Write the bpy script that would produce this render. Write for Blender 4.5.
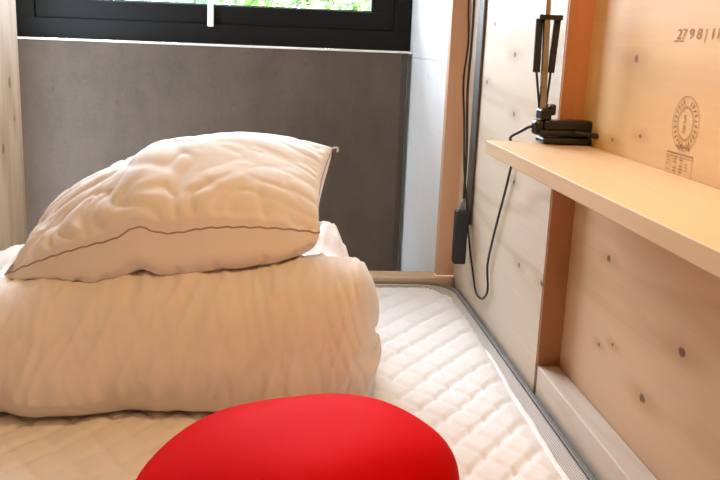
import bpy, bmesh, math, random
from mathutils import Vector, Matrix, noise

S = bpy.context.scene
for o in list(bpy.data.objects):
    bpy.data.objects.remove(o)
COL = S.collection
random.seed(4)

# ------------------------------------------------------------------ camera
cam = bpy.data.cameras.new('camera')
cam.sensor_width = 36.0
cam.lens = 36.0 * 848.0 / 720.0
cam.clip_start = 0.02
camo = bpy.data.objects.new('camera', cam)
COL.objects.link(camo)
yaw, pitch, roll = (math.radians(a) for a in (6.029, 13.03, -2.273))
fwd = Vector((math.sin(yaw) * math.cos(pitch), math.cos(yaw) * math.cos(pitch), -math.sin(pitch)))
rt = Vector((math.cos(yaw), -math.sin(yaw), 0))
dn = fwd.cross(rt)
r2 = math.cos(roll) * rt + math.sin(roll) * dn
d2 = -math.sin(roll) * rt + math.cos(roll) * dn
camo.matrix_world = Matrix((
    (r2.x, -d2.x, -fwd.x, 0.0),
    (r2.y, -d2.y, -fwd.y, 0.0),
    (r2.z, -d2.z, -fwd.z, 0.5),
    (0, 0, 0, 1)))
S.camera = camo

# ------------------------------------------------------------------ daylight
w = bpy.data.worlds.new('world')
S.world = w
w.use_nodes = True
bg = w.node_tree.nodes['Background']
bg.inputs['Color'].default_value = (0.86, 0.97, 1.11, 1)
bg.inputs['Strength'].default_value = 24.5

pl = bpy.data.lights.new('window_portal', 'AREA')
pl.shape = 'RECTANGLE'
pl.size, pl.size_y = 1.0, 1.0
pl.cycles.is_portal = True
plo = bpy.data.objects.new('window_portal', pl)
plo.location = (-0.15, 2.45, 0.98)
plo.rotation_euler = (-math.pi / 2, 0, 0)
COL.objects.link(plo)

# added warm fill light, source unseen, over the foot of the bed
al = bpy.data.lights.new('cabin_fill', 'AREA')
al.shape = 'DISK'
al.size = 0.30
al.energy = 2.0
al.color = (1.0, 0.62, 0.34)
alo = bpy.data.objects.new('cabin_fill', al)
alo.location = (0.05, 0.10, 1.40)
COL.objects.link(alo)

vs = S.view_settings
vs.view_transform = 'Standard'
vs.look = 'None'
vs.gamma = 1.0
vs.use_curve_mapping = False
vs.exposure = 0.0


# ------------------------------------------------------------------ helpers
def tag(o, label=None, cat=None, group=None, kind=None):
    if label: o['label'] = label
    if cat: o['category'] = cat
    if group: o['group'] = group
    if kind: o['kind'] = kind
    return o


def link(name, bm, mat, parent=None, smooth=False):
    me = bpy.data.meshes.new(name)
    bmesh.ops.recalc_face_normals(bm, faces=bm.faces[:])
    bm.to_mesh(me)
    bm.free()
    me.materials.append(mat)
    if smooth:
        for p in me.polygons:
            p.use_smooth = True
    o = bpy.data.objects.new(name, me)
    COL.objects.link(o)
    if parent:
        o.parent = parent
        o.matrix_parent_inverse = Matrix.Translation(-parent.location)
    return o


def empty(name, loc):
    o = bpy.data.objects.new(name, None)
    o.location = loc
    o.empty_display_size = 0.05
    COL.objects.link(o)
    return o


def box(bm, lo, hi, bev=0.0, seg=2):
    lo, hi = Vector(lo), Vector(hi)
    t = bmesh.new()
    bmesh.ops.create_cube(t, size=1.0)
    for v in t.verts:
        v.co = Vector((lo[i] + (hi[i] - lo[i]) * (v.co[i] + .5) for i in range(3)))
    if bev:
        bmesh.ops.bevel(t, geom=t.edges[:], offset=bev, segments=seg, profile=0.5, affect='EDGES')
    me = bpy.data.meshes.new('tmp')
    t.to_mesh(me)
    t.free()
    bm.from_mesh(me)
    bpy.data.meshes.remove(me)


def boxobj(name, lo, hi, mat, parent=None, bev=0.0, seg=2):
    bm = bmesh.new()
    box(bm, lo, hi, bev, seg)
    return link(name, bm, mat, parent)


def tube(bm, pts, rad, n=10, closed=False):
    pts = [Vector(p) for p in pts]
    rings = []
    up = None
    for i, p in enumerate(pts):
        if closed:
            d = pts[(i + 1) % len(pts)] - pts[i - 1]
        else:
            d = pts[min(i + 1, len(pts) - 1)] - pts[max(i - 1, 0)]
        d.normalize()
        if up is None:
            up = d.orthogonal().normalized()
        up = (up - d * up.dot(d)).normalized()
        sd = d.cross(up)
        r = rad[i] if isinstance(rad, (list, tuple)) else rad
        rings.append([bm.verts.new(p + (up * math.cos(2 * math.pi * k / n) + sd * math.sin(2 * math.pi * k / n)) * r) for k in range(n)])
    m = len(rings)
    for i in range(m if closed else m - 1):
        a, b = rings[i], rings[(i + 1) % m]
        for k in range(n):
            bm.faces.new((a[k], a[(k + 1) % n], b[(k + 1) % n], b[k]))
    if not closed:
        bm.faces.new(rings[0][::-1])
        bm.faces.new(rings[-1])


def spline(pts, per=8, closed=False):
    pts = [Vector(p) for p in pts]
    out = []
    n = len(pts)
    segs = n if closed else n - 1
    for i in range(segs):
        if closed:
            p0, p1, p2, p3 = pts[i - 1], pts[i], pts[(i + 1) % n], pts[(i + 2) % n]
        else:
            p0, p1, p2, p3 = pts[max(i - 1, 0)], pts[i], pts[i + 1], pts[min(i + 2, n - 1)]
        for k in range(per):
            t = k / per
            out.append(0.5 * ((2 * p1) + (p2 - p0) * t + (2 * p0 - 5 * p1 + 4 * p2 - p3) * t * t + (3 * p1 - p0 - 3 * p2 + p3) * t ** 3))
    if not closed:
        out.append(pts[-1])
    return out


def lerp_table(tab, x):
    if x <= tab[0][0]: return tab[0][1]
    for (a, va), (b, vb) in zip(tab, tab[1:]):
        if x <= b:
            t = (x - a) / (b - a)
            t = t * t * (3 - 2 * t)
            return va + (vb - va) * t
    return tab[-1][1]


# ------------------------------------------------------------------ materials
class NT:
    def __init__(self, name):
        self.m = bpy.data.materials.new(name)
        self.m.use_nodes = True
        self.t = self.m.node_tree
        self.b = self.t.nodes['Principled BSDF']

    def n(self, typ, **kw):
        nd = self.t.nodes.new(typ)
        for k, v in kw.items():
            setattr(nd, k, v)
        return nd

    def l(self, a, b):
        self.t.links.new(a, b)

    def math(self, op, a, b=None, c=None):
        nd = self.n('ShaderNodeMath', operation=op)
        for i, v in enumerate((a, b, c)):
            if v is None: continue
            if isinstance(v, (int, float)): nd.inputs[i].default_value = v
            else: self.l(v, nd.inputs[i])
        return nd.outputs[0]

    def ramp(self, fac, stops):
        nd = self.n('ShaderNodeValToRGB')
        e = nd.color_ramp.elements
        while len(e) < len(stops): e.new(0.5)
        for el, (p, c) in zip(e, stops):
            el.position = p
            el.color = (*c, 1)
        self.l(fac, nd.inputs[0])
        return nd.outputs[0]

    def noise(self, vec, scale=5, detail=4, rough=.5):
        nd = self.n('ShaderNodeTexNoise')
        nd.inputs['Scale'].default_value = scale
        nd.inputs['Detail'].default_value = detail
        nd.inputs['Roughness'].default_value = rough
        if vec is not None: self.l(vec, nd.inputs['Vector'])
        return nd.outputs['Fac']

    def mapping(self, vec, scale=(1, 1, 1), loc=(0, 0, 0)):
        nd = self.n('ShaderNodeMapping')
        nd.inputs['Scale'].default_value = scale
        nd.inputs['Location'].default_value = loc
        self.l(vec, nd.inputs['Vector'])
        return nd.outputs[0]

    def mix(self, fac, a, b, mode='MIX'):
        nd = self.n('ShaderNodeMix', data_type='RGBA', blend_type=mode)
        for s, v in ((0, fac), (6, a), (7, b)):
            if isinstance(v, (int, float)): nd.inputs[s].default_value = v
            elif isinstance(v, tuple): nd.inputs[s].default_value = (*v, 1)
            else: self.l(v, nd.inputs[s])
        return nd.outputs[2]

    def bump(self, h, strength=.2, dist=.002):
        nd = self.n('ShaderNodeBump')
        nd.inputs['Strength'].default_value = strength
        nd.inputs['Distance'].default_value = dist
        self.l(h, nd.inputs['Height'])
        self.l(nd.outputs[0], self.b.inputs['Normal'])


def plain(name, col, rough=.5, metal=0.0, spec=.5):
    k = NT(name)
    tc = k.n('ShaderNodeTexCoord').outputs['Object']
    f = k.noise(tc, 60, 3)
    c = k.ramp(f, [(.3, tuple(x * .93 for x in col)), (.7, tuple(min(1, x * 1.04) for x in col))])
    k.l(c, k.b.inputs['Base Color'])
    k.b.inputs['Roughness'].default_value = rough
    k.b.inputs['Metallic'].default_value = metal
    k.b.inputs['Specular IOR Level'].default_value = spec
    return k.m


def wood(name, light, dark, axis, knots=(), rough=.55, rings=9.0, contrast=.5, seed=0.0):
    """Softwood face: long figure along AXIS, knots as dark specks at given places."""
    k = NT(name)
    tc = k.n('ShaderNodeTexCoord').outputs['Object']
    sc = [6.0, 6.0, 6.0]
    sc[axis] = 0.75
    v = k.mapping(tc, tuple(sc), (seed, seed * .7, seed * 1.3))
    f1 = k.noise(v, 1.6, 2, .5)
    ph = k.math('MULTIPLY', f1, rings * 2 * math.pi)
    r = k.math('SINE', ph)
    r = k.math('MULTIPLY_ADD', r, .5, .5)
    r = k.math('POWER', r, 3.0)
    sc2 = [160.0, 160.0, 160.0]
    sc2[axis] = 4.0
    fine = k.noise(k.mapping(tc, tuple(sc2)), 1.0, 2)
    big = k.noise(k.mapping(tc, (1, 1, 1), (seed, 0, seed)), 3.0, 3)
    a = k.math('MULTIPLY', r, contrast)
    a = k.math('ADD', a, k.math('MULTIPLY_ADD', fine, .5, -.25))
    a = k.math('ADD', a, k.math('MULTIPLY_ADD', big, .7, -.35))
    nd = k.n('ShaderNodeClamp')
    k.l(a, nd.inputs[0])
    col = k.mix(nd.outputs[0], light, dark)
    if knots:
        nz = k.n('ShaderNodeTexNoise')
        nz.inputs['Scale'].default_value = 90.0
        k.l(tc, nz.inputs['Vector'])
        wob = k.n('ShaderNodeVectorMath', operation='MULTIPLY_ADD')
        k.l(nz.outputs['Color'], wob.inputs[0])
        wob.inputs[1].default_value = (.006, .006, .006)
        wob.inputs[2].default_value = (-.003, -.003, -.003)
        wad = k.n('ShaderNodeVectorMath', operation='ADD')
        k.l(tc, wad.inputs[0])
        k.l(wob.outputs[0], wad.inputs[1])
    for (p, s) in knots:
        s *= 1.0
        sub = k.n('ShaderNodeVectorMath', operation='SUBTRACT')
        k.l(wad.outputs[0], sub.inputs[0])
        sub.inputs[1].default_value = p
        mul = k.n('ShaderNodeVectorMath', operation='MULTIPLY')
        k.l(sub.outputs[0], mul.inputs[0])
        st = [1.0, 1.0, 1.0]
        st[axis] = .72
        mul.inputs[1].default_value = st
        ln = k.n('ShaderNodeVectorMath', operation='LENGTH')
        k.l(mul.outputs[0], ln.inputs[0])
        mr = k.n('ShaderNodeMapRange')
        mr.interpolation_type = 'SMOOTHSTEP'
        k.l(ln.outputs['Value'], mr.inputs['Value'])
        mr.inputs['From Min'].default_value = s * .6
        mr.inputs['From Max'].default_value = s * 1.05
        mr.inputs['To Min'].default_value = .88
        mr.inputs['To Max'].default_value = 0
        st2 = [1.0, 1.0, 1.0]
        st2[axis] = .3
        m2 = k.n('ShaderNodeVectorMath', operation='MULTIPLY')
        k.l(sub.outputs[0], m2.inputs[0])
        m2.inputs[1].default_value = st2
        l2 = k.n('ShaderNodeVectorMath', operation='LENGTH')
        k.l(m2.outputs[0], l2.inputs[0])
        mr2 = k.n('ShaderNodeMapRange')
        mr2.interpolation_type = 'SMOOTHSTEP'
        k.l(l2.outputs['Value'], mr2.inputs['Value'])
        mr2.inputs['From Min'].default_value = s * .4
        mr2.inputs['From Max'].default_value = s * 3.8
        mr2.inputs['To Min'].default_value = .75
        mr2.inputs['To Max'].default_value = 0
        col = k.mix(mr2.outputs[0], col, dark)
        col = k.mix(mr.outputs[0], col, (.13, .045, .016))
    k.l(col, k.b.inputs['Base Color'])
    k.b.inputs['Roughness'].default_value = rough
    k.b.inputs['Specular IOR Level'].default_value = .35
    k.bump(fine, .06, .001)
    return k.m


def concrete(name, light, dark, joint=None):
    k = NT(name)
    tc = k.n('ShaderNodeTexCoord').outputs['Object']
    a = k.noise(tc, 5.0, 6, .6)
    b = k.noise(k.mapping(tc, (1, 1, .35)), 14.0, 4, .6)
    c = k.noise(tc, 120.0, 2, .5)
    s = k.math('MULTIPLY_ADD', a, .9, -.15)
    s = k.math('ADD', s, k.math('MULTIPLY_ADD', b, .5, -.25))
    s = k.math('ADD', s, k.math('MULTIPLY_ADD', c, .25, -.12))
    col = k.ramp(s, [(.15, dark), (.75, light)])
    vo = k.n('ShaderNodeTexVoronoi')
    vo.inputs['Scale'].default_value = 16.0
    k.l(tc, vo.inputs['Vector'])
    pit = k.n('ShaderNodeMapRange')
    k.l(vo.outputs['Distance'], pit.inputs['Value'])
    pit.inputs['From Min'].default_value = .03
    pit.inputs['From Max'].default_value = .11
    pit.inputs['To Min'].default_value = .4
    pit.inputs['To Max'].default_value = 0
    col = k.mix(pit.outputs[0], col, tuple(x * .45 for x in dark))
    if joint is not None:
        sp = k.n('ShaderNodeSeparateXYZ')
        k.l(tc, sp.inputs[0])
        d = k.math('ABSOLUTE', k.math('SUBTRACT', sp.outputs[2], joint))
        jm = k.math('MULTIPLY', k.math('LESS_THAN', d, .0022), .35)
        col = k.mix(jm, col, tuple(x * .4 for x in dark))
    k.l(col, k.b.inputs['Base Color'])
    k.b.inputs['Roughness'].default_value = .75
    k.bump(b, .15, .002)
    return k.m


def cloth(name, col, weave=900, rough=.9, sheen=.25, bumps=.12):
    k = NT(name)
    tc = k.n('ShaderNodeTexCoord').outputs['Object']
    f = k.noise(tc, 7, 3)
    c = k.ramp(f, [(.3, tuple(x * .97 for x in col)), (.7, col)])
    k.l(c, k.b.inputs['Base Color'])
    k.b.inputs['Roughness'].default_value = rough
    k.b.inputs['Specular IOR Level'].default_value = .2
    k.b.inputs['Sheen Weight'].default_value = sheen
    g = k.noise(tc, weave, 1)
    k.bump(g, bumps, .0006)
    return k.m


PX2 = .430      # face of the set-back side panel
PX1 = .395      # face of the side panel near the window
M = {}
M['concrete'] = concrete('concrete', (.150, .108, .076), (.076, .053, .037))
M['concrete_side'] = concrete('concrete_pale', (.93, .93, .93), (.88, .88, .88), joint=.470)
M['ply_far'] = wood('plywood_pale', (.72, .61, .475), (.55, .41, .28), 1,
    [((PX1, 1.170, .166), .005), ((PX1, 1.355, .287), .0045), ((PX1, 1.557, .544), .005), ((PX1, 1.409, .492), .006),
     ((PX1, 1.586, .439), .005), ((PX1, 1.387, .396), .0045), ((PX1, 1.289, .163), .004)], rings=4, contrast=.5, seed=2.1)
M['ply_niche'] = wood('plywood_niche', (.69, .475, .28), (.54, .325, .16), 1,
    [((PX2, 1.020, .243), .0045), ((PX2, .805, .197), .0065), ((PX2, .881, .111), .006), ((PX2, 1.022, .126), .003),
     ((PX2, .979, .141), .003)], rings=4, contrast=.42, seed=5.4)
M['ply_honey_lit'] = wood('plywood_honey_lamplit', (.66, .445, .185), (.53, .32, .11), 1,
    [((PX2, 1.002, .495), .005), ((PX2, .967, .406), .0035), ((PX2, 1.05, .392), .003)], rings=4, contrast=.42, seed=2.6)  # warmer than the lower sheet: lamp's orange glow partly put into the colour
M['ply'] = wood('plywood', (.74, .58, .40), (.60, .42, .25), 2, rings=5, contrast=.3, seed=8.0)
M['ply_left'] = wood('plywood_left', (.46, .335, .22), (.30, .19, .10), 2,
    [((-.51, 1.72, .40), .009), ((-.51, 1.66, .28), .008), ((-.51, 1.74, .33), .005)], rings=5, contrast=.5, seed=3.0)
M['stud'] = wood('stud_timber', (.50, .23, .095), (.38, .155, .06), 2, [((.419, 1.165, .189), .004)], rings=5, contrast=.35, seed=6.0)
M['shelf'] = wood('shelf_timber', (.72, .56, .36), (.62, .44, .25), 1, rings=10, contrast=.25, seed=1.0)
M['frame_wood'] = wood('bed_timber', (.74, .63, .51), (.60, .46, .34), 1,
    [((.43, 1.049, .034), .003)], rings=7, contrast=.3, seed=9.0)
M['endwood'] = wood('bed_end_timber', (.74, .56, .38), (.60, .40, .24), 0, rings=6, contrast=.3, seed=4.0)
M['black_metal'] = plain('black_window_metal', (.008, .0078, .007), .5, 0.0, .15)
M['white_plastic'] = plain('white_plastic', (.85, .85, .85), .35)
M['edge_glint'] = plain('pale_trim_glint', (.90, .88, .86), .4)
M['lamp_black'] = plain('lamp_black', (.010, .010, .011), .32)
M['lamp_metal'] = plain('lamp_steel', (.36, .345, .33), .32, 1.0)
M['spring_black'] = plain('spring_cover_black', (.014, .014, .014), .5)
M['cord'] = plain('black_cord', (.008, .008, .009), .4)
M['corner_strip'] = plain('corner_strip_grey', (.075, .06, .047), .6)
M['tap'] = plain('tap_charcoal', (.018, .021, .025), .45)
M['grey_tip'] = plain('tap_blue_grey', (.16, .19, .23), .4)
M['ink'] = plain('brown_ink', (.36, .185, .065), .8)
M['pillow'] = cloth('pillow_cotton', (.86, .82, .78))
M['duvet'] = cloth('duvet_cotton', (.84, .79, .74))
M['pad'] = cloth('quilted_cotton', (.92, .915, .905))
M['seam'] = cloth('seam_thread', (.42, .31, .25))
M['red'] = cloth('red_stretch_fabric', (.66, .003, .005), weave=1500, rough=.7, sheen=.0, bumps=.05)
M['near_dark'] = plain('unseen_wall_dark', (.07, .06, .055), .9)  # dark tone for the unseen near wall, added to cut bounce light
M['ceil'] = wood('ceiling_boards', (.40, .30, .20), (.30, .20, .12), 1, rings=5, contrast=.3, seed=8.0)
M['floor'] = wood('floor_boards', (.42, .28, .16), (.30, .18, .10), 1, rings=8)


def mesh_border(name):
    k = NT(name)
    tc = k.n('ShaderNodeTexCoord').outputs['Object']
    sp = k.n('ShaderNodeSeparateXYZ')
    k.l(tc, sp.inputs[0])
    r = k.math('SINE', k.math('MULTIPLY', sp.outputs[1], 2 * math.pi / .0045))
    r2_ = k.math('MULTIPLY_ADD', r, .5, .5)
    c = k.ramp(r2_, [(.1, (.40, .37, .34)), (.9, (.66, .62, .57))])
    k.l(c, k.b.inputs['Base Color'])
    k.b.inputs['Roughness'].default_value = .8
    k.bump(r2_, .5, .001)
    return k.m


M['border'] = mesh_border('mattress_mesh_grey')
M['border_dark'] = plain('mattress_side_charcoal', (.20, .195, .185), .8)


def glass_mat():
    k = NT('window_glass')
    t = k.t
    out = t.nodes['Material Output']
    tr = k.n('ShaderNodeBsdfTransparent')
    gl = k.n('ShaderNodeBsdfGlossy')
    gl.inputs['Roughness'].default_value = .02
    fr = k.n('ShaderNodeFresnel')
    fr.inputs['IOR'].default_value = 1.3
    mx = k.n('ShaderNodeMixShader')
    k.l(fr.outputs[0], mx.inputs[0])
    k.l(tr.outputs[0], mx.inputs[1])
    k.l(gl.outputs[0], mx.inputs[2])
    k.l(mx.outputs[0], out.inputs['Surface'])
    return k.m


M['glass'] = glass_mat()


def leaf_mat(name, a, b):
    k = NT(name)
    tc = k.n('ShaderNodeTexCoord').outputs['Object']
    f = k.noise(tc, 9, 2)
    c = k.ramp(f, [(.35, a), (.65, b)])
    k.l(c, k.b.inputs['Base Color'])
    k.b.inputs['Roughness'].default_value = .6
    k.b.inputs['Transmission Weight'].default_value = 0
    return k.m


# ------------------------------------------------------------------ setting
ZC = 1.50       # ceiling
ZF = -.46       # floor
YW = 2.25       # concrete upstand under the window
WX0, WX1 = -.66, .358


def struct(o):
    return tag(o, kind='structure')


struct(boxobj('floor', (-.62, -1.5, ZF - .05), (.56, 2.5, ZF), M['floor']))
struct(boxobj('ceiling', (-.62, -1.5, ZC), (.56, 1.83, ZC + .05), M['ceil']))
struct(boxobj('wall_near', (-.62, -1.55, ZF), (.56, -1.5, ZC), M['near_dark']))
bm = bmesh.new()
box(bm, (-.56, -1.5, ZF), (-.51, 1.79, ZC), .004)
struct(link('wall_left', bm, M['ply_left']))

# concrete upstand with a chamfered right corner
bm = bmesh.new()
prof = [(WX0, YW), (.329, YW), (.347, YW + .014), (.347, YW + .15), (WX0, YW + .15)]
lo = [bm.verts.new((x, y, ZF)) for x, y in prof]
hi = [bm.verts.new((x, y, .479)) for x, y in prof]
for i in range(5):
    bm.faces.new((lo[i], lo[(i + 1) % 5], hi[(i + 1) % 5], hi[i]))
bm.faces.new(lo[::-1])
bm.faces.new(hi)
struct(link('wall_far', bm, M['concrete']))
struct(boxobj('wall_far_right', (WX1, 1.79, ZF), (.56, 2.55, ZC + .05), M['concrete_side']))
struct(boxobj('wall_far_left', (-.80, 1.79, ZF), (WX0, 2.55, ZC + .05), M['concrete']))
struct(boxobj('wall_far_top', (WX0, 1.83, 1.459), (WX1, 2.55, ZC + .05), M['concrete_side']))
struct(boxobj('wall_right_far', (PX1, 1.165, -.14), (.475, 1.765, ZC), M['ply_far']))

struct(boxobj('wall_right_lower', (PX2, -1.5, -.14), (.475, 1.164, .367), M['ply_niche']))
niche = struct(boxobj('wall_right', (PX2, -1.5, .367), (.475, 1.164, ZC), M['ply_honey_lit']))
struct(boxobj('wall_right_base', (.41, -1.5, ZF), (.475, 1.765, -.14), M['ply']))
# pale edge strip over the upstand, bright sill glint put into its colour
struct(boxobj('trim_1', (WX0, YW - .004, .479), (.3575, YW + .06, .4845), M['edge_glint'], bev=.002))
# timber jamb beside the concrete reveal
struct(boxobj('trim_2', (.357, 1.765, .012), (.475, 1.789, ZC), wood('jamb_timber', (.70, .45, .30), (.58, .34, .21), 2, rings=6, contrast=.25, seed=7), bev=.0015))
# end-grain stud face closing the far panel
struct(boxobj('trim_3', (PX1 + .001, 1.1595, .042), (PX2 + .001, 1.165, ZC - .001), M['stud'], bev=.0008))

# ------------------------------------------------------------------ window
win = struct(empty('window_1', (-.15, YW + .06, .4845)))
YF = YW + .05
bm = bmesh.new()
ZT = 1.45
box(bm, (-.6595, YF, .4846), (.3575, YF + .07, .535), .002)
box(bm, (-.6595, YF, ZT - .05), (.3575, YF + .07, ZT + .009), .002)
box(bm, (-.6595, YF, .534), (-.612, YF + .07, ZT - .049), .002)
box(bm, (.312, YF, .534), (.3575, YF + .07, ZT - .049), .002)
link('window_frame', bm, M['black_metal'], win)
bm = bmesh.new()
YS = YF + .012
box(bm, (-.6125, YS, .5345), (.3125, YS + .045, .583), .002)
box(bm, (-.6125, YS, ZT - .10), (.3125, YS + .045, ZT - .0495), .002)
box(bm, (-.6125, YS, .582), (-.555, YS + .045, ZT - .099), .002)
box(bm, (.250, YS, .582), (.3125, YS + .045, ZT - .099), .002)
box(bm, (-.556, YS + .008, .582), (.251, YS + .014, .5855), .0)
sash = link('window_sash', bm, M['black_metal'], win)
boxobj('pane', (-.556, YS + .022, .582), (.251, YS + .026, ZT - .099), M['glass'], sash)
bm = bmesh.new()
box(bm, (-.177, YF - .012, .528), (-.161, YF - .001, .72), .003, 3)
h = link('handle', bm, M['white_plastic'], win)
h['label'] = 'white vertical bar handle'

# ------------------------------------------------------------------ ink marks on the upper side panel


def ink_text(bm, body, y, z, size, shear=0.0, squash=1.0):
    cu = bpy.data.curves.new('ink', 'FONT')
    cu.body = body
    cu.size = size
    cu.shear = shear
    cu.fill_mode = 'FRONT'
    ob = bpy.data.objects.new('ink', cu)
    COL.objects.link(ob)
    dg = bpy.context.evaluated_depsgraph_get()
    me = bpy.data.meshes.new_from_object(ob.evaluated_get(dg))
    # text x runs towards the viewer (-Y), text y runs up
    me.transform(Matrix(((0, 0, -1, PX2 - .0006), (-squash, 0, 0, y), (0, 1, 0, z), (0, 0, 0, 1))))
    bm.from_mesh(me)
    bpy.data.objects.remove(ob)
    bpy.data.curves.remove(cu)
    bpy.data.meshes.remove(me)


def ink_poly(bm, pts, wd):
    """Flat ink line through (y, z) points."""
    for (y0, z0), (y1, z1) in zip(pts, pts[1:]):
        d = Vector((y1 - y0, z1 - z0))
        if d.length < 1e-6: continue
        n_ = Vector((-d.y, d.x)).normalized() * wd * .5
        q = [(y0 + n_.x, z0 + n_.y), (y1 + n_.x, z1 + n_.y), (y1 - n_.x, z1 - n_.y), (y0 - n_.x, z0 - n_.y)]
        bm.faces.new([bm.verts.new((PX2 - .0006, a, b)) for a, b in q])


bm = bmesh.new()
ink_text(bm, '27 9 8 | 11', .903, .5180, .0150, .12, 1.42)
ink_poly(bm, [(.908, .5160), (.898, .5160)], .0016)
ink_poly(bm, [(.894, .5160), (.886, .5160)], .0016)
s1 = link('ink_stamp', bm, M['ink'], niche)
s1['label'] = 'row of stamped brown numerals'
bm = bmesh.new()
oc = (.859, .431)
for ry, rz, wd in ((.029, .0285, .0007), (.0165, .0165, .0009), (.0185, .0185, .0004)):
    ink_poly(bm, [(oc[0] + ry * math.cos(a * math.pi / 24), oc[1] + rz * math.sin(a * math.pi / 24)) for a in range(49)], wd)
for a in range(26):
    if a in (6, 7, 19): continue
    t = a * 2 * math.pi / 26
    c, s = math.cos(t), math.sin(t)
    for dr in ((.0205, .0255), (.0215, .0235)):
        ink_poly(bm, [(oc[0] + dr[0] * c, oc[1] + dr[0] * s), (oc[0] + dr[1] * math.cos(t + .05), oc[1] + dr[1] * math.sin(t + .05))], .0011)
    if a % 2:
        ink_poly(bm, [(oc[0] + .0255 * math.cos(t - .05), oc[1] + .0255 * math.sin(t - .05)), (oc[0] + .0255 * math.cos(t + .06), oc[1] + .0255 * math.sin(t + .06))], .0009)
for a in range(5):
    ink_poly(bm, [(oc[0] + .014 - a * .006, oc[1] - .024 - .003 * math.sin(a)), (oc[0] + .009 - a * .006, oc[1] - .025 + .003 * math.sin(a))], .0026)
ink_text(bm, 'S', oc[0] + .005, oc[1] + .001, .012)
ink_text(bm, 'B', oc[0] + .005, oc[1] - .009, .011)
s2 = link('ink_stamp', bm, M['ink'], niche)
s2['label'] = 'oval stamped inspection mark'
bm = bmesh.new()
ya, yb, zt, zb = .893, .834, .3985, .377
ink_poly(bm, [(ya, zt), (yb, zt)], .0017)
ink_poly(bm, [(ya, zt - .0035), (yb, zt - .0035)], .0006)
for yy in (ya, ya - .011, ya - .0225, ya - .034, yb):
    ink_poly(bm, [(yy, zt), (yy, zb)], .0006)
for i in range(5):
    for c in range(4):
        y0 = ya - .003 - c * .0135
        if (i + c) % 4 == 3: continue
        ink_poly(bm, [(y0, zt - .006 - i * .0032), (y0 - .004 - .002 * ((i * 3 + c) % 3), zt - .006 - i * .0032)], .0013)
s3 = link('ink_stamp', bm, M['ink'], niche)
s3['label'] = 'stamped table of grade marks'

# ------------------------------------------------------------------ bed
bed = empty('bed_frame', (-.05, .75, ZF))
tag(bed, 'pale timber bed frame built between the plywood walls under the mattress', 'bed')
bm = bmesh.new()
box(bm, (-.509, 1.747, -.14), (.394, 1.764, .012), .0015)
box(bm, (-.509, 1.762, -.14), (.3565, 1.800, .012), .0015)
link('end_board', bm, M['endwood'], bed)
boxobj('side_ledge', (.3965, -1.0, -.139), (.4295, 1.159, .042), M['frame_wood'], bed, bev=.002, seg=3)
boxobj('bed_platform', (-.509, -.6, -.165), (.394, 1.745, -.141), M['frame_wood'], bed)
for x in (-.45, .34):
    for y in (-.5, .6, 1.6):
        boxobj('leg', (x, y, ZF + .001), (x + .06, y + .06, -.166), M['frame_wood'], bed, bev=.002)

BX0, BX1, BY0, BY1 = -.508, .3925, -.35, 1.746


def rrect(x0, x1, y0, y1, r, n=8):
    out = []
    for cx, cy, a0 in ((x1 - r, y0 + r, -90), (x1 - r, y1 - r, 0), (x0 + r, y1 - r, 90), (x0 + r, y0 + r, 180)):
        for i in range(n + 1):
            a = math.radians(a0 + 90 * i / n)
            out.append((cx + r * math.cos(a), cy + r * math.sin(a)))
    return out


def loft(rings, bottom=True, top=True):
    b = bmesh.new()
    vr = [[b.verts.new(p) for p in r] for r in rings]
    n = len(vr[0])
    for a, c in zip(vr, vr[1:]):
        for i in range(n):
            b.faces.new((a[i], a[(i + 1) % n], c[(i + 1) % n], c[i]))
    if bottom: b.faces.new(vr[0][::-1])
    if top: b.faces.new(vr[-1])
    return b


def off(d, z):
    return [(x, y, z) for x, y in rrect(BX0 + d, BX1 - d, BY0 + d, BY1 - d, .07)]


mat = empty('mattress', (-.06, .7, -.14))
tag(mat, 'mattress with grey mesh border showing along the plywood wall', 'mattress')
link('mattress_side', loft([off(.012, -.14), off(.003, -.128), off(0, -.10), off(0, -.004), off(.0015, .002), off(.0045, .004), off(.0075, .003), off(.0085, -.003)], top=False), M['border_dark'], mat, True)
link('mattress_top', loft([off(.009, -.010), off(.0092, -.0015), off(.0115, .0005), off(.014, -.002), off(.022, -.014), off(.034, -.026)], bottom=False), M['border'], mat, True)
bm = bmesh.new()
tube(bm, [(x, y, .0022) for x, y in rrect(BX0 + .0088, BX1 - .0088, BY0 + .0088, BY1 - .0088, .062)], .0012, 8, True)
link('piping', bm, plain('piping_grey', (.30, .29, .27), .7), mat, True)

# quilted pad: dense grid, diamonds stitched into it
NX, NY = 190, 380
PXL, PXR, PYN, PYF = -.478, .379, -.32, 1.734


def pad_edge(y):
    e = lerp_table([(-.36, .360), (.7, .361), (.95, .364), (1.15, .367), (1.45, .378), (1.56, .3805), (1.738, .380)], y)
    if y > 1.60:
        t = (y - 1.60) / .1345
        e -= .058 * (1 - math.sqrt(max(0, 1 - t * t)))
    return e + .0008 * math.sin(y * 31) + .0005 * math.sin(y * 83)


def quilt(x, y):
    wx = x + .006 * noise.noise(Vector((x * 7, y * 7, 0)))
    wy = y + .008 * noise.noise(Vector((x * 6, y * 6, 5)))
    a = wx / .056 + wy / .074
    b = wx / .056 - wy / .074
    a, b = b * 1.0, a
    fa = abs(math.sin(math.pi * a + .3))
    fb = abs(math.sin(math.pi * b + .9))
    return min(1, fa * 2.0) ** .8 * .54 + min(1, fb * 2.0) ** .8 * .46


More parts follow.
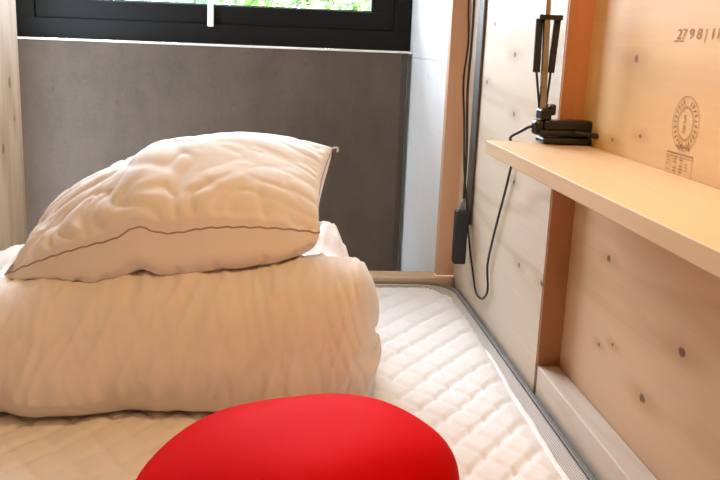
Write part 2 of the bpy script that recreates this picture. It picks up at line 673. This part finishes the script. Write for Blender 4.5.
bm = bmesh.new()
grid = []
for j in range(NY + 1):
    y = PYN + (PYF - PYN) * j / NY
    xr = pad_edge(y)
    row = []
    for i in range(NX + 1):
        x = PXL + (xr - PXL) * i / NX
        e = min(xr - x, x - PXL, PYF - y)
        fall = min(1.0, max(0.0, 1 - e / .030))
        z = -.0090 + 0.0095 * quilt(x, y) * (1 - fall) ** .6 - .007 * fall ** 2 + .0025 * noise.noise(Vector((x * 9, y * 9, 2)))
        row.append(bm.verts.new((x, y, z)))
    grid.append(row)
for j in range(NY):
    for i in range(NX):
        bm.faces.new((grid[j][i], grid[j][i + 1], grid[j + 1][i + 1], grid[j + 1][i]))
ed = [e for e in bm.edges if e.is_boundary]
ex = bmesh.ops.extrude_edge_only(bm, edges=ed)
for v in ex['geom']:
    if isinstance(v, bmesh.types.BMVert):
        v.co.z = -.0235
bmesh.ops.contextual_create(bm, geom=[e for e in bm.edges if e.is_boundary])
pad = link('mattress_pad', bm, M['pad'], None, True)
bm = bmesh.new()
tube(bm, [(pad_edge(y), y, -.0135) for y in [PYN + (PYF - PYN) * j / 120 for j in range(121)]] + [(pad_edge(PYF) + (PXL - pad_edge(PYF)) * j / 40, PYF, -.0135) for j in range(1, 41)], .0042, 8)
link('binding', bm, M['pad'], pad, True)
tag(pad, 'white diamond-quilted mattress pad covering the top of the bed', 'mattress pad')

# ------------------------------------------------------------------ folded duvet
PROF = [(1.112, .002), (1.066, .018), (1.052, .060), (1.072, .110), (1.110, .158), (1.170, .184), (1.240, .174),
        (1.320, .148), (1.385, .146), (1.450, .178), (1.520, .186), (1.590, .150), (1.625, .085), (1.605, .025), (1.540, .003), (1.350, .002)]
pr = spline([(0, y, z) for y, z in PROF], 9, True)
DX0, DX1 = -.500, .158
KT = [(-.50, .80), (-.38, .82), (-.29, .88), (-.20, .95), (-.10, 1.0), (.05, 1.06), (.12, 1.05), (.16, 1.0)]
bm = bmesh.new()
NS = 240
rings = []
yc, zc = 1.33, .075
for s in range(NS + 1):
    u = s / NS
    u = .5 - .5 * math.cos(math.pi * u)        # denser at the two ends
    x = DX0 + (DX1 - DX0) * u
    e = min(x - DX0, DX1 - x)
    R_ = .060 if x > -.1 else .05
    f = 1.0 if e >= R_ else max(0, 1 - (1 - e / R_) ** 2.6) ** .45
    f = max(f, .02)
    ring = []
    for q, p in enumerate(pr):
        y, z = p.y, p.z
        k = lerp_table(KT, x)
        back = min(1, max(0, (y - 1.33) / .15))
        kk = k * (1 - back) + lerp_table([(-.50, .64), (-.40, .72), (-.22, 1.0), (.2, 1.0)], x) * back
        z = z * kk
        # right end: the rear fold stops short of the front roll
        xx = x
        if x > -.1:
            tt = (x + .1) / (DX1 + .1)
            short = .030 * back + .018 * math.exp(-((z - .095) / .02) ** 2) * (1 - back) * -1 * 0
            lobe = .012 * math.exp(-((z - .085) / .012) ** 2) * (1 - back) + .006 * math.sin(z * 60)
            xx = x - (short + lobe) * tt ** 3
        # rounded end
        yy = yc + (y - yc) * (1 - (1 - f) * .55)
        zz = zc * min(1, k) + (z - zc * min(1, k)) * f
        zz = max(zz, .001) if z > .0015 else max(.001, zz)
        # front hem wanders
        hem = .020 * noise.noise(Vector((x * 9, 3.3, 0))) + .011 * noise.noise(Vector((x * 23, 8.3, 0)))
        if y < 1.2:
            hw = min(1, max(0, (.10 - z) / .08))
            yy += hem * hw * hw * (3 - 2 * hw)
        nrm = Vector((0, y - yc if y < 1.2 or y > 1.5 else 0, (z - zc))).normalized()
        t_ = q / len(pr) * 9
        wv = noise.noise(Vector((x * 30 + .9 * math.sin(t_ * 1.7), t_ * .8, 1.7)))
        cr = (1 - abs(wv)) ** 5
        w2 = noise.noise(Vector((x * 62 + .8 * t_, t_ * 1.4, 9.1)))
        cr2 = (1 - abs(w2)) ** 6
        big = noise.noise(Vector((x * 6, y * 6, z * 6)))
        up_ = 1.0 if z > .03 else .25
        dsp = (.0065 * cr - .0035 * cr2 + .010 * big) * up_
        ring.append(bm.verts.new((xx, yy + nrm.y * dsp, max(.0008, zz + nrm.z * dsp))))
    rings.append(ring)
n = len(pr)
for a, b in zip(rings, rings[1:]):
    for i in range(n):
        bm.faces.new((a[i], a[(i + 1) % n], b[(i + 1) % n], b[i]))
bm.faces.new(rings[0][::-1])
bm.faces.new(rings[-1])
duvet = link('duvet', bm, M['duvet'], None, True)
tag(duvet, 'thick white duvet folded into a roll under the pillow', 'duvet')

# ------------------------------------------------------------------ pillow
FL, FR = Vector((-.384, 1.225, .155)), Vector((.066, 1.175, .236))
BR, BL = Vector((.098, 1.425, .326)), Vector((-.385, 1.490, .200))


def edge(a, b, bulge, t):
    return a.lerp(b, t) + Vector(bulge) * (4 * t * (1 - t))


def front_edge(t):
    p = edge(FL, FR, (0, -.045, .042), t)
    p.z += .012 * math.exp(-((t - .44) / .045) ** 2) - .004 * math.exp(-((t - .56) / .06) ** 2)
    return p


def coons(u, v):
    c0, c1 = front_edge(u), edge(BL, BR, (0, .03, .03), u)
    d0, d1 = edge(FL, BL, (.025, 0, .03), v), edge(FR, BR, (-.011, 0, -.004), v)
    return (c0 * (1 - v) + c1 * v) + (d0 * (1 - u) + d1 * u) - (
        FL * (1 - u) * (1 - v) + FR * u * (1 - v) + BL * (1 - u) * v + BR * u * v)


pil = empty('pillow', (-.13, 1.30, .19))
tag(pil, 'plump white pillow lying on top of the folded duvet', 'pillow')
NU, NV = 130, 90
bm = bmesh.new()


def pillow_pt(u, v, side):
    p = coons(u, v)
    a, b = 2 * u - 1, 2 * v - 1
    ex = .36 if side > 0 else .27
    m = max(0.0, (1 - a * a)) ** ex * max(0.0, (1 - b * b)) ** ex
    du = coons(min(1, u + .01), v) - coons(max(0, u - .01), v)
    dv = coons(u, min(1, v + .01)) - coons(u, max(0, v - .01))
    nn = du.cross(dv).normalized()
    eu, ev = min(u, 1 - u), min(v, 1 - v)
    # gathers run in from the seam
    gv = noise.noise(Vector((u * 11 + 1.2 * noise.noise(Vector((u * 5, v * 4, 2))), v * 2.4, 3.1 + side)))
    gu = noise.noise(Vector((u * 3.0, v * 10, 7.7 + side)))
    g = (1 - abs(gv)) ** 5 * math.exp(-ev / .22) * min(1, ev / .03) + (1 - abs(gu)) ** 4 * math.exp(-eu / .12) * min(1, eu / .03)
    dr = noise.noise(Vector((u * 7 + v * 3, v * 7 - u * 2, 1.1)))
    crease = (1 - abs(dr)) ** 6
    calm = 1 - .7 * min(1, max(0, (u - .42) / .25)) * min(1, max(0, v - .02) / .2)
    lump = noise.noise(Vector((u * 4, v * 4, 12.3)))
    th = (.062 if side > 0 else (.066 + .040 * min(1, u / .30))) * m
    # fuller towards the middle-right, thinner to the left
    th *= (.62 + .42 * math.exp(-((u - .70) / .40) ** 2)) if side > 0 else 1.0
    th += (.55 if side < 0 else 1.0) * (-.0120 * g * calm - .0050 * crease * calm * min(1, eu * 8) * min(1, ev * 8) + .006 * lump * m)
    if m == 0: th = 0
    dirn = nn if side > 0 else Vector((0, -.42 + .7 * v, -1)).normalized()
    return p + dirn * th


vt = [[None] * (NV + 1) for _ in range(NU + 1)]
vb = [[None] * (NV + 1) for _ in range(NU + 1)]


def dens(t):
    return .5 - .5 * math.cos(math.pi * t) if True else t


for i in range(NU + 1):
    for j in range(NV + 1):
        u = .35 * (i / NU) + .65 * dens(i / NU)
        v = .35 * (j / NV) + .65 * dens(j / NV)
        rim = i in (0, NU) or j in (0, NV)
        vt[i][j] = bm.verts.new(coons(u, v) if rim else pillow_pt(u, v, 1))
        vb[i][j] = vt[i][j] if rim else bm.verts.new(pillow_pt(u, v, -1))
for i in range(NU):
    for j in range(NV):
        bm.faces.new((vt[i][j], vt[i + 1][j], vt[i + 1][j + 1], vt[i][j + 1]))
        bm.faces.new((vb[i][j], vb[i][j + 1], vb[i + 1][j + 1], vb[i + 1][j]))
link('pillow_cover', bm, M['pillow'], pil, True)
bm = bmesh.new()
loop = [coons(t / 60, 0) for t in range(60)] + [coons(1, t / 40) for t in range(40)] + [coons(1 - t / 60, 1) for t in range(60)] + [coons(0, 1 - t / 40) for t in range(40)]
loop = [p + Vector((0, 0, .0011 * math.sin(i * 2.1))) for i, p in enumerate(loop)]
tube(bm, loop, .0014, 6, True)
link('seam', bm, M['seam'], pil, True)
bm = bmesh.new()
tube(bm, spline([BR + Vector((-.002, 0, 0)), BR + Vector((.004, -.002, .002)), BR + Vector((.008, -.003, .0015)), BR + Vector((.0085, -.004, -.003)), BR + Vector((.007, -.004, -.005))], 5), .0016, 6)
link('thread_tail', bm, M['pillow'], pil, True)

# ------------------------------------------------------------------ red cushion
bm = bmesh.new()
bmesh.ops.create_uvsphere(bm, u_segments=72, v_segments=48, radius=1.0)
for v in bm.verts:
    x, y, z = v.co
    # fuller than an ellipsoid at the shoulders
    def sp(a, e): return math.copysign(abs(a) ** e, a)
    rxy = math.hypot(x, y)
    k = (rxy ** .88) / rxy if rxy > 1e-6 else 1
    x, y = x * k, y * k
    zz = sp(z, .96)
    px = .026 + .158 * x + .016 * max(0, zz)
    py = .755 + .150 * y
    pz = .0735 + .0725 * zz + .010 * noise.noise(Vector((x * 1.3, y * 1.3, z + 4)))
    pz += (.012 * x) * max(0, zz)
    v.co = (px, py, max(.001, pz))
red = link('cushion', bm, M['red'], None, True)
M['red'].node_tree.nodes['Principled BSDF'].inputs['Specular IOR Level'].default_value = .04
tag(red, 'smooth plump red cushion at the near side of the bed', 'cushion')

# ------------------------------------------------------------------ shelf
sh = boxobj('wall_shelf', (.293, -.60, .358), (PX2 - .0005, 1.1585, .376), M['shelf'], bev=.0012)
tag(sh, 'pale wooden board shelf fixed along the right plywood wall', 'shelf')

# ------------------------------------------------------------------ desk lamp
lamp = empty('desk_lamp', (.395, 1.14, .377))
tag(lamp, 'black spring-arm desk lamp clamped at the end of the wooden shelf', 'lamp')
bm = bmesh.new()
box(bm, (.362, 1.118, .3775), (.431, 1.156, .386), .003)
box(bm, (.358, 1.120, .3875), (.431, 1.156, .396), .003)
box(bm, (.364, 1.122, .395), (.431, 1.156, .409), .003)
box(bm, (.352, 1.128, .388), (.366, 1.148, .408), .004)
link('clamp_base', bm, M['lamp_black'], lamp)
bm = bmesh.new()
tube(bm, [(.405, 1.1185, .394), (.434, 1.096, .391)], .0028, 10)
box(bm, (.420, 1.100, .388), (.436, 1.106, .395), .001)
link('clamp_screw', bm, M['spring_black'], lamp, False)
bm = bmesh.new()
box(bm, (.358, 1.126, .408), (.374, 1.150, .424), .003)
tube(bm, [(.366, 1.138, .410), (.366, 1.138, .424)], .008, 14)
box(bm, (.370, 1.128, .415), (.380, 1.148, .430), .003)
link('pivot', bm, M['lamp_black'], lamp)
bm = bmesh.new()
def bar(bm, a, b, wd, dp):
    a, b = Vector(a), Vector(b)
    d = (b - a).normalized()
    s = Vector((1, 0, 0))
    s = (s - d * s.dot(d)).normalized()
    t = d.cross(s)
    vs_ = []
    for p in (a, b):
        vs_.append([bm.verts.new(p + s * sx * wd / 2 + t * sy * dp / 2) for sx, sy in ((-1, -1), (1, -1), (1, 1), (-1, 1))])
    for i in range(4):
        bm.faces.new((vs_[0][i], vs_[0][(i + 1) % 4], vs_[1][(i + 1) % 4], vs_[1][i]))
    bm.faces.new(vs_[0][::-1]); bm.faces.new(vs_[1])
EL = Vector((.3555, 1.142, .76))
bar(bm, (.3635, 1.138, .416), (.3585, 1.138, .547), .0075, .0075)
bar(bm, (.3585, 1.138, .540), EL, .0068, .0068)
link('lower_arm', bm, M['lamp_metal'], lamp)
bm = bmesh.new()
box(bm, (.3465, 1.130, .5405), (.3785, 1.146, .547), .001)
link('spring_bracket', bm, M['lamp_black'], lamp)
for a, b, c in (((.3500, 1.142, .541), (.3515, 1.142, .4715), (.3600, 1.142, .424)), ((.3745, 1.142, .541), (.3715, 1.142, .4715), (.3690, 1.142, .426))):
    bm = bmesh.new()
    tube(bm, [a, b], .0050, 14)
    s_ = link('spring', bm, M['spring_black'], lamp, False)
    bm = bmesh.new()
    tube(bm, [Vector(b) + Vector((0, 0, .002)), c], .0017, 8)
    link('spring_hook', bm, M['spring_black'], s_)
HD = Vector((.15, .64, .97))
bm = bmesh.new()
tube(bm, [EL + Vector((-.012, 0, 0)), EL + Vector((.012, 0, 0))], .011, 16)
link('elbow', bm, M['lamp_black'], lamp)
bm = bmesh.new()
bar(bm, EL, HD + Vector((0, 0, .07)), .0068, .0068)
link('upper_arm', bm, M['lamp_metal'], lamp)
bm = bmesh.new()
ax = Vector((0.08, .22, -1)).normalized()
side = ax.orthogonal().normalized()
s2_ = ax.cross(side)
rr = []
shp = [(-.075, .018), (-.07, .026), (-.02, .036), (.02, .060), (.05, .082), (.0495, .080), (.019, .057), (-.02, .033), (-.068, .022)]
for h_, r_ in shp:
    rr.append([bm.verts.new(HD + ax * h_ + (side * math.cos(k * math.pi / 16) + s2_ * math.sin(k * math.pi / 16)) * r_) for k in range(32)])
for a, b in zip(rr, rr[1:]):
    for k in range(32):
        bm.faces.new((a[k], a[(k + 1) % 32], b[(k + 1) % 32], b[k]))
bm.faces.new(rr[0][::-1]); bm.faces.new(rr[-1])
link('lamp_shade', bm, M['lamp_black'], lamp, True)
k = NT('warm_bulb')
k.b.inputs['Emission Color'].default_value = (1, .62, .30, 1)
k.b.inputs['Emission Strength'].default_value = 4.0
bm = bmesh.new()
bmesh.ops.create_uvsphere(bm, u_segments=20, v_segments=14, radius=.020)
bmesh.ops.translate(bm, verts=bm.verts[:], vec=HD + ax * -.012)
link('bulb', bm, k.m, lamp, True)
ll = bpy.data.lights.new('lamp_light', 'SPOT')
ll.energy = 12.0
ll.color = (1.0, .58, .28)
ll.shadow_soft_size = .03
ll.spot_size = math.radians(150)
ll.spot_blend = .5
llo = bpy.data.objects.new('lamp_light', ll)
llo.location = HD + ax * .045
llo.rotation_euler = ax.to_track_quat('-Z', 'Y').to_euler()
COL.objects.link(llo)
# the lamp's cord: over the shelf end, a hanging loop, then up the corner
bm = bmesh.new()
cpts = [(.362, 1.138, .398), (.350, 1.142, .398), (.338, 1.150, .390), (.330, 1.166, .380), (.337, 1.180, .366), (.352, 1.22, .350), (.374, 1.29, .336), (.387, 1.345, .325),
        (.389, 1.381, .269), (.389, 1.416, .210), (.389, 1.439, .169), (.389, 1.461, .117), (.389, 1.447, .076), (.389, 1.470, .052), (.389, 1.500, .043), (.389, 1.534, .046), (.389, 1.570, .078),
        (.388, 1.612, .128), (.386, 1.650, .202), (.386, 1.690, .267), (.387, 1.722, .355), (.383, 1.735, .436), (.388, 1.735, .516), (.383, 1.735, .593), (.385, 1.735, .75), (.385, 1.735, 1.0)]
tube(bm, spline(cpts, 8), .0021, 8)
link('power_cord', bm, M['cord'], lamp, True)

# ------------------------------------------------------------------ dark strip and power tap in the corner
cv = boxobj('dark_strip', (.3895, 1.625, .155), (PX1 - .0003, 1.672, 1.30), M['corner_strip'], bev=.003)  # plain dark grey strip standing on the far panel
tag(cv, 'dark grey vertical strip on the plywood beside the timber jamb', 'cable cover')
tap = empty('power_tap', (.372, 1.623, .078))
tag(tap, 'black power tap hanging in the corner above the end of the bed', 'power tap')
bm = bmesh.new()
box(bm, (.3595, 1.610, .078), (.3840, 1.636, .186), .003)
link('tap_body', bm, M['tap'], tap)
bm = bmesh.new()
tube(bm, [(.372, 1.623, .184), (.373, 1.624, .197), (.375, 1.626, .209)], [.006, .0045, .003], 12)
link('tap_plug', bm, M['grey_tip'], tap, True)
bm = bmesh.new()
tube(bm, spline([(.375, 1.626, .207), (.382, 1.66, .30), (.386, 1.705, .42), (.3865, 1.70, .52), (.386, 1.705, .7), (.386, 1.705, 1.1)], 6), .0026, 8)
link('tap_cord', bm, M['cord'], tap, True)

# ------------------------------------------------------------------ outside the window
struct(boxobj('ground', (-6, 2.56, -1.2), (6, 12, -1.1), plain('outside_ground', (.25, .28, .16), .9)))


def shrub(loc, rx, ry, rz, nl, m, label, seed):
    rnd = random.Random(seed)
    root = empty('garden_shrub', (loc[0], loc[1], -1.1))
    tag(root, label, 'shrub')
    b = bmesh.new()
    for _ in range(nl):
        while True:
            p = Vector((rnd.uniform(-1, 1), rnd.uniform(-1, 1), rnd.uniform(-1, 1)))
            if .25 < p.length < 1: break
        c = Vector((loc[0] + p.x * rx, loc[1] + p.y * ry, loc[2] + p.z * rz))
        d = Vector((rnd.gauss(0, 1), rnd.gauss(0, 1), rnd.gauss(0, .6))).normalized()
        s = d.orthogonal().normalized()
        L = rnd.uniform(.05, .10)
        W = L * .28
        up2 = d.cross(s) * L * .12
        pts = [c - d * L, c - d * L * .2 + s * W + up2, c + d * L * .5 + s * W * .7 + up2, c + d * L, c + d * L * .5 - s * W * .7 + up2, c - d * L * .2 - s * W + up2]
        b.faces.new([b.verts.new(q) for q in pts])
    link('leaves', b, m, root)
    b = bmesh.new()
    for q in range(5):
        a = rnd.uniform(0, 6.28)
        tube(b, [(loc[0] + .05 * math.cos(a), loc[1] + .05 * math.sin(a), -1.1), (loc[0] + rx * .25 * math.cos(a), loc[1] + ry * .25 * math.sin(a), loc[2] - rz * .3), (loc[0] + rx * .5 * math.cos(a), loc[1] + ry * .5 * math.sin(a), loc[2] + rz * .4)], [.03, .018, .008], 7)
    link('stems', b, plain('shrub_bark', (.10, .07, .05), .9), root)


LA = leaf_mat('leaf_mid', (.10, .20, .05), (.22, .34, .10))
LB = leaf_mat('leaf_blue', (.10, .20, .11), (.22, .33, .20))
shrub((.40, 5.0, .45), .75, .45, 1.0, 3200, LA, 'bright green leafy shrub outside at the right part of the window', 3)
shrub((-.75, 6.4, .40), .80, .5, 1.0, 2600, LB, 'bluish green shrub outside left of the white window handle', 5)
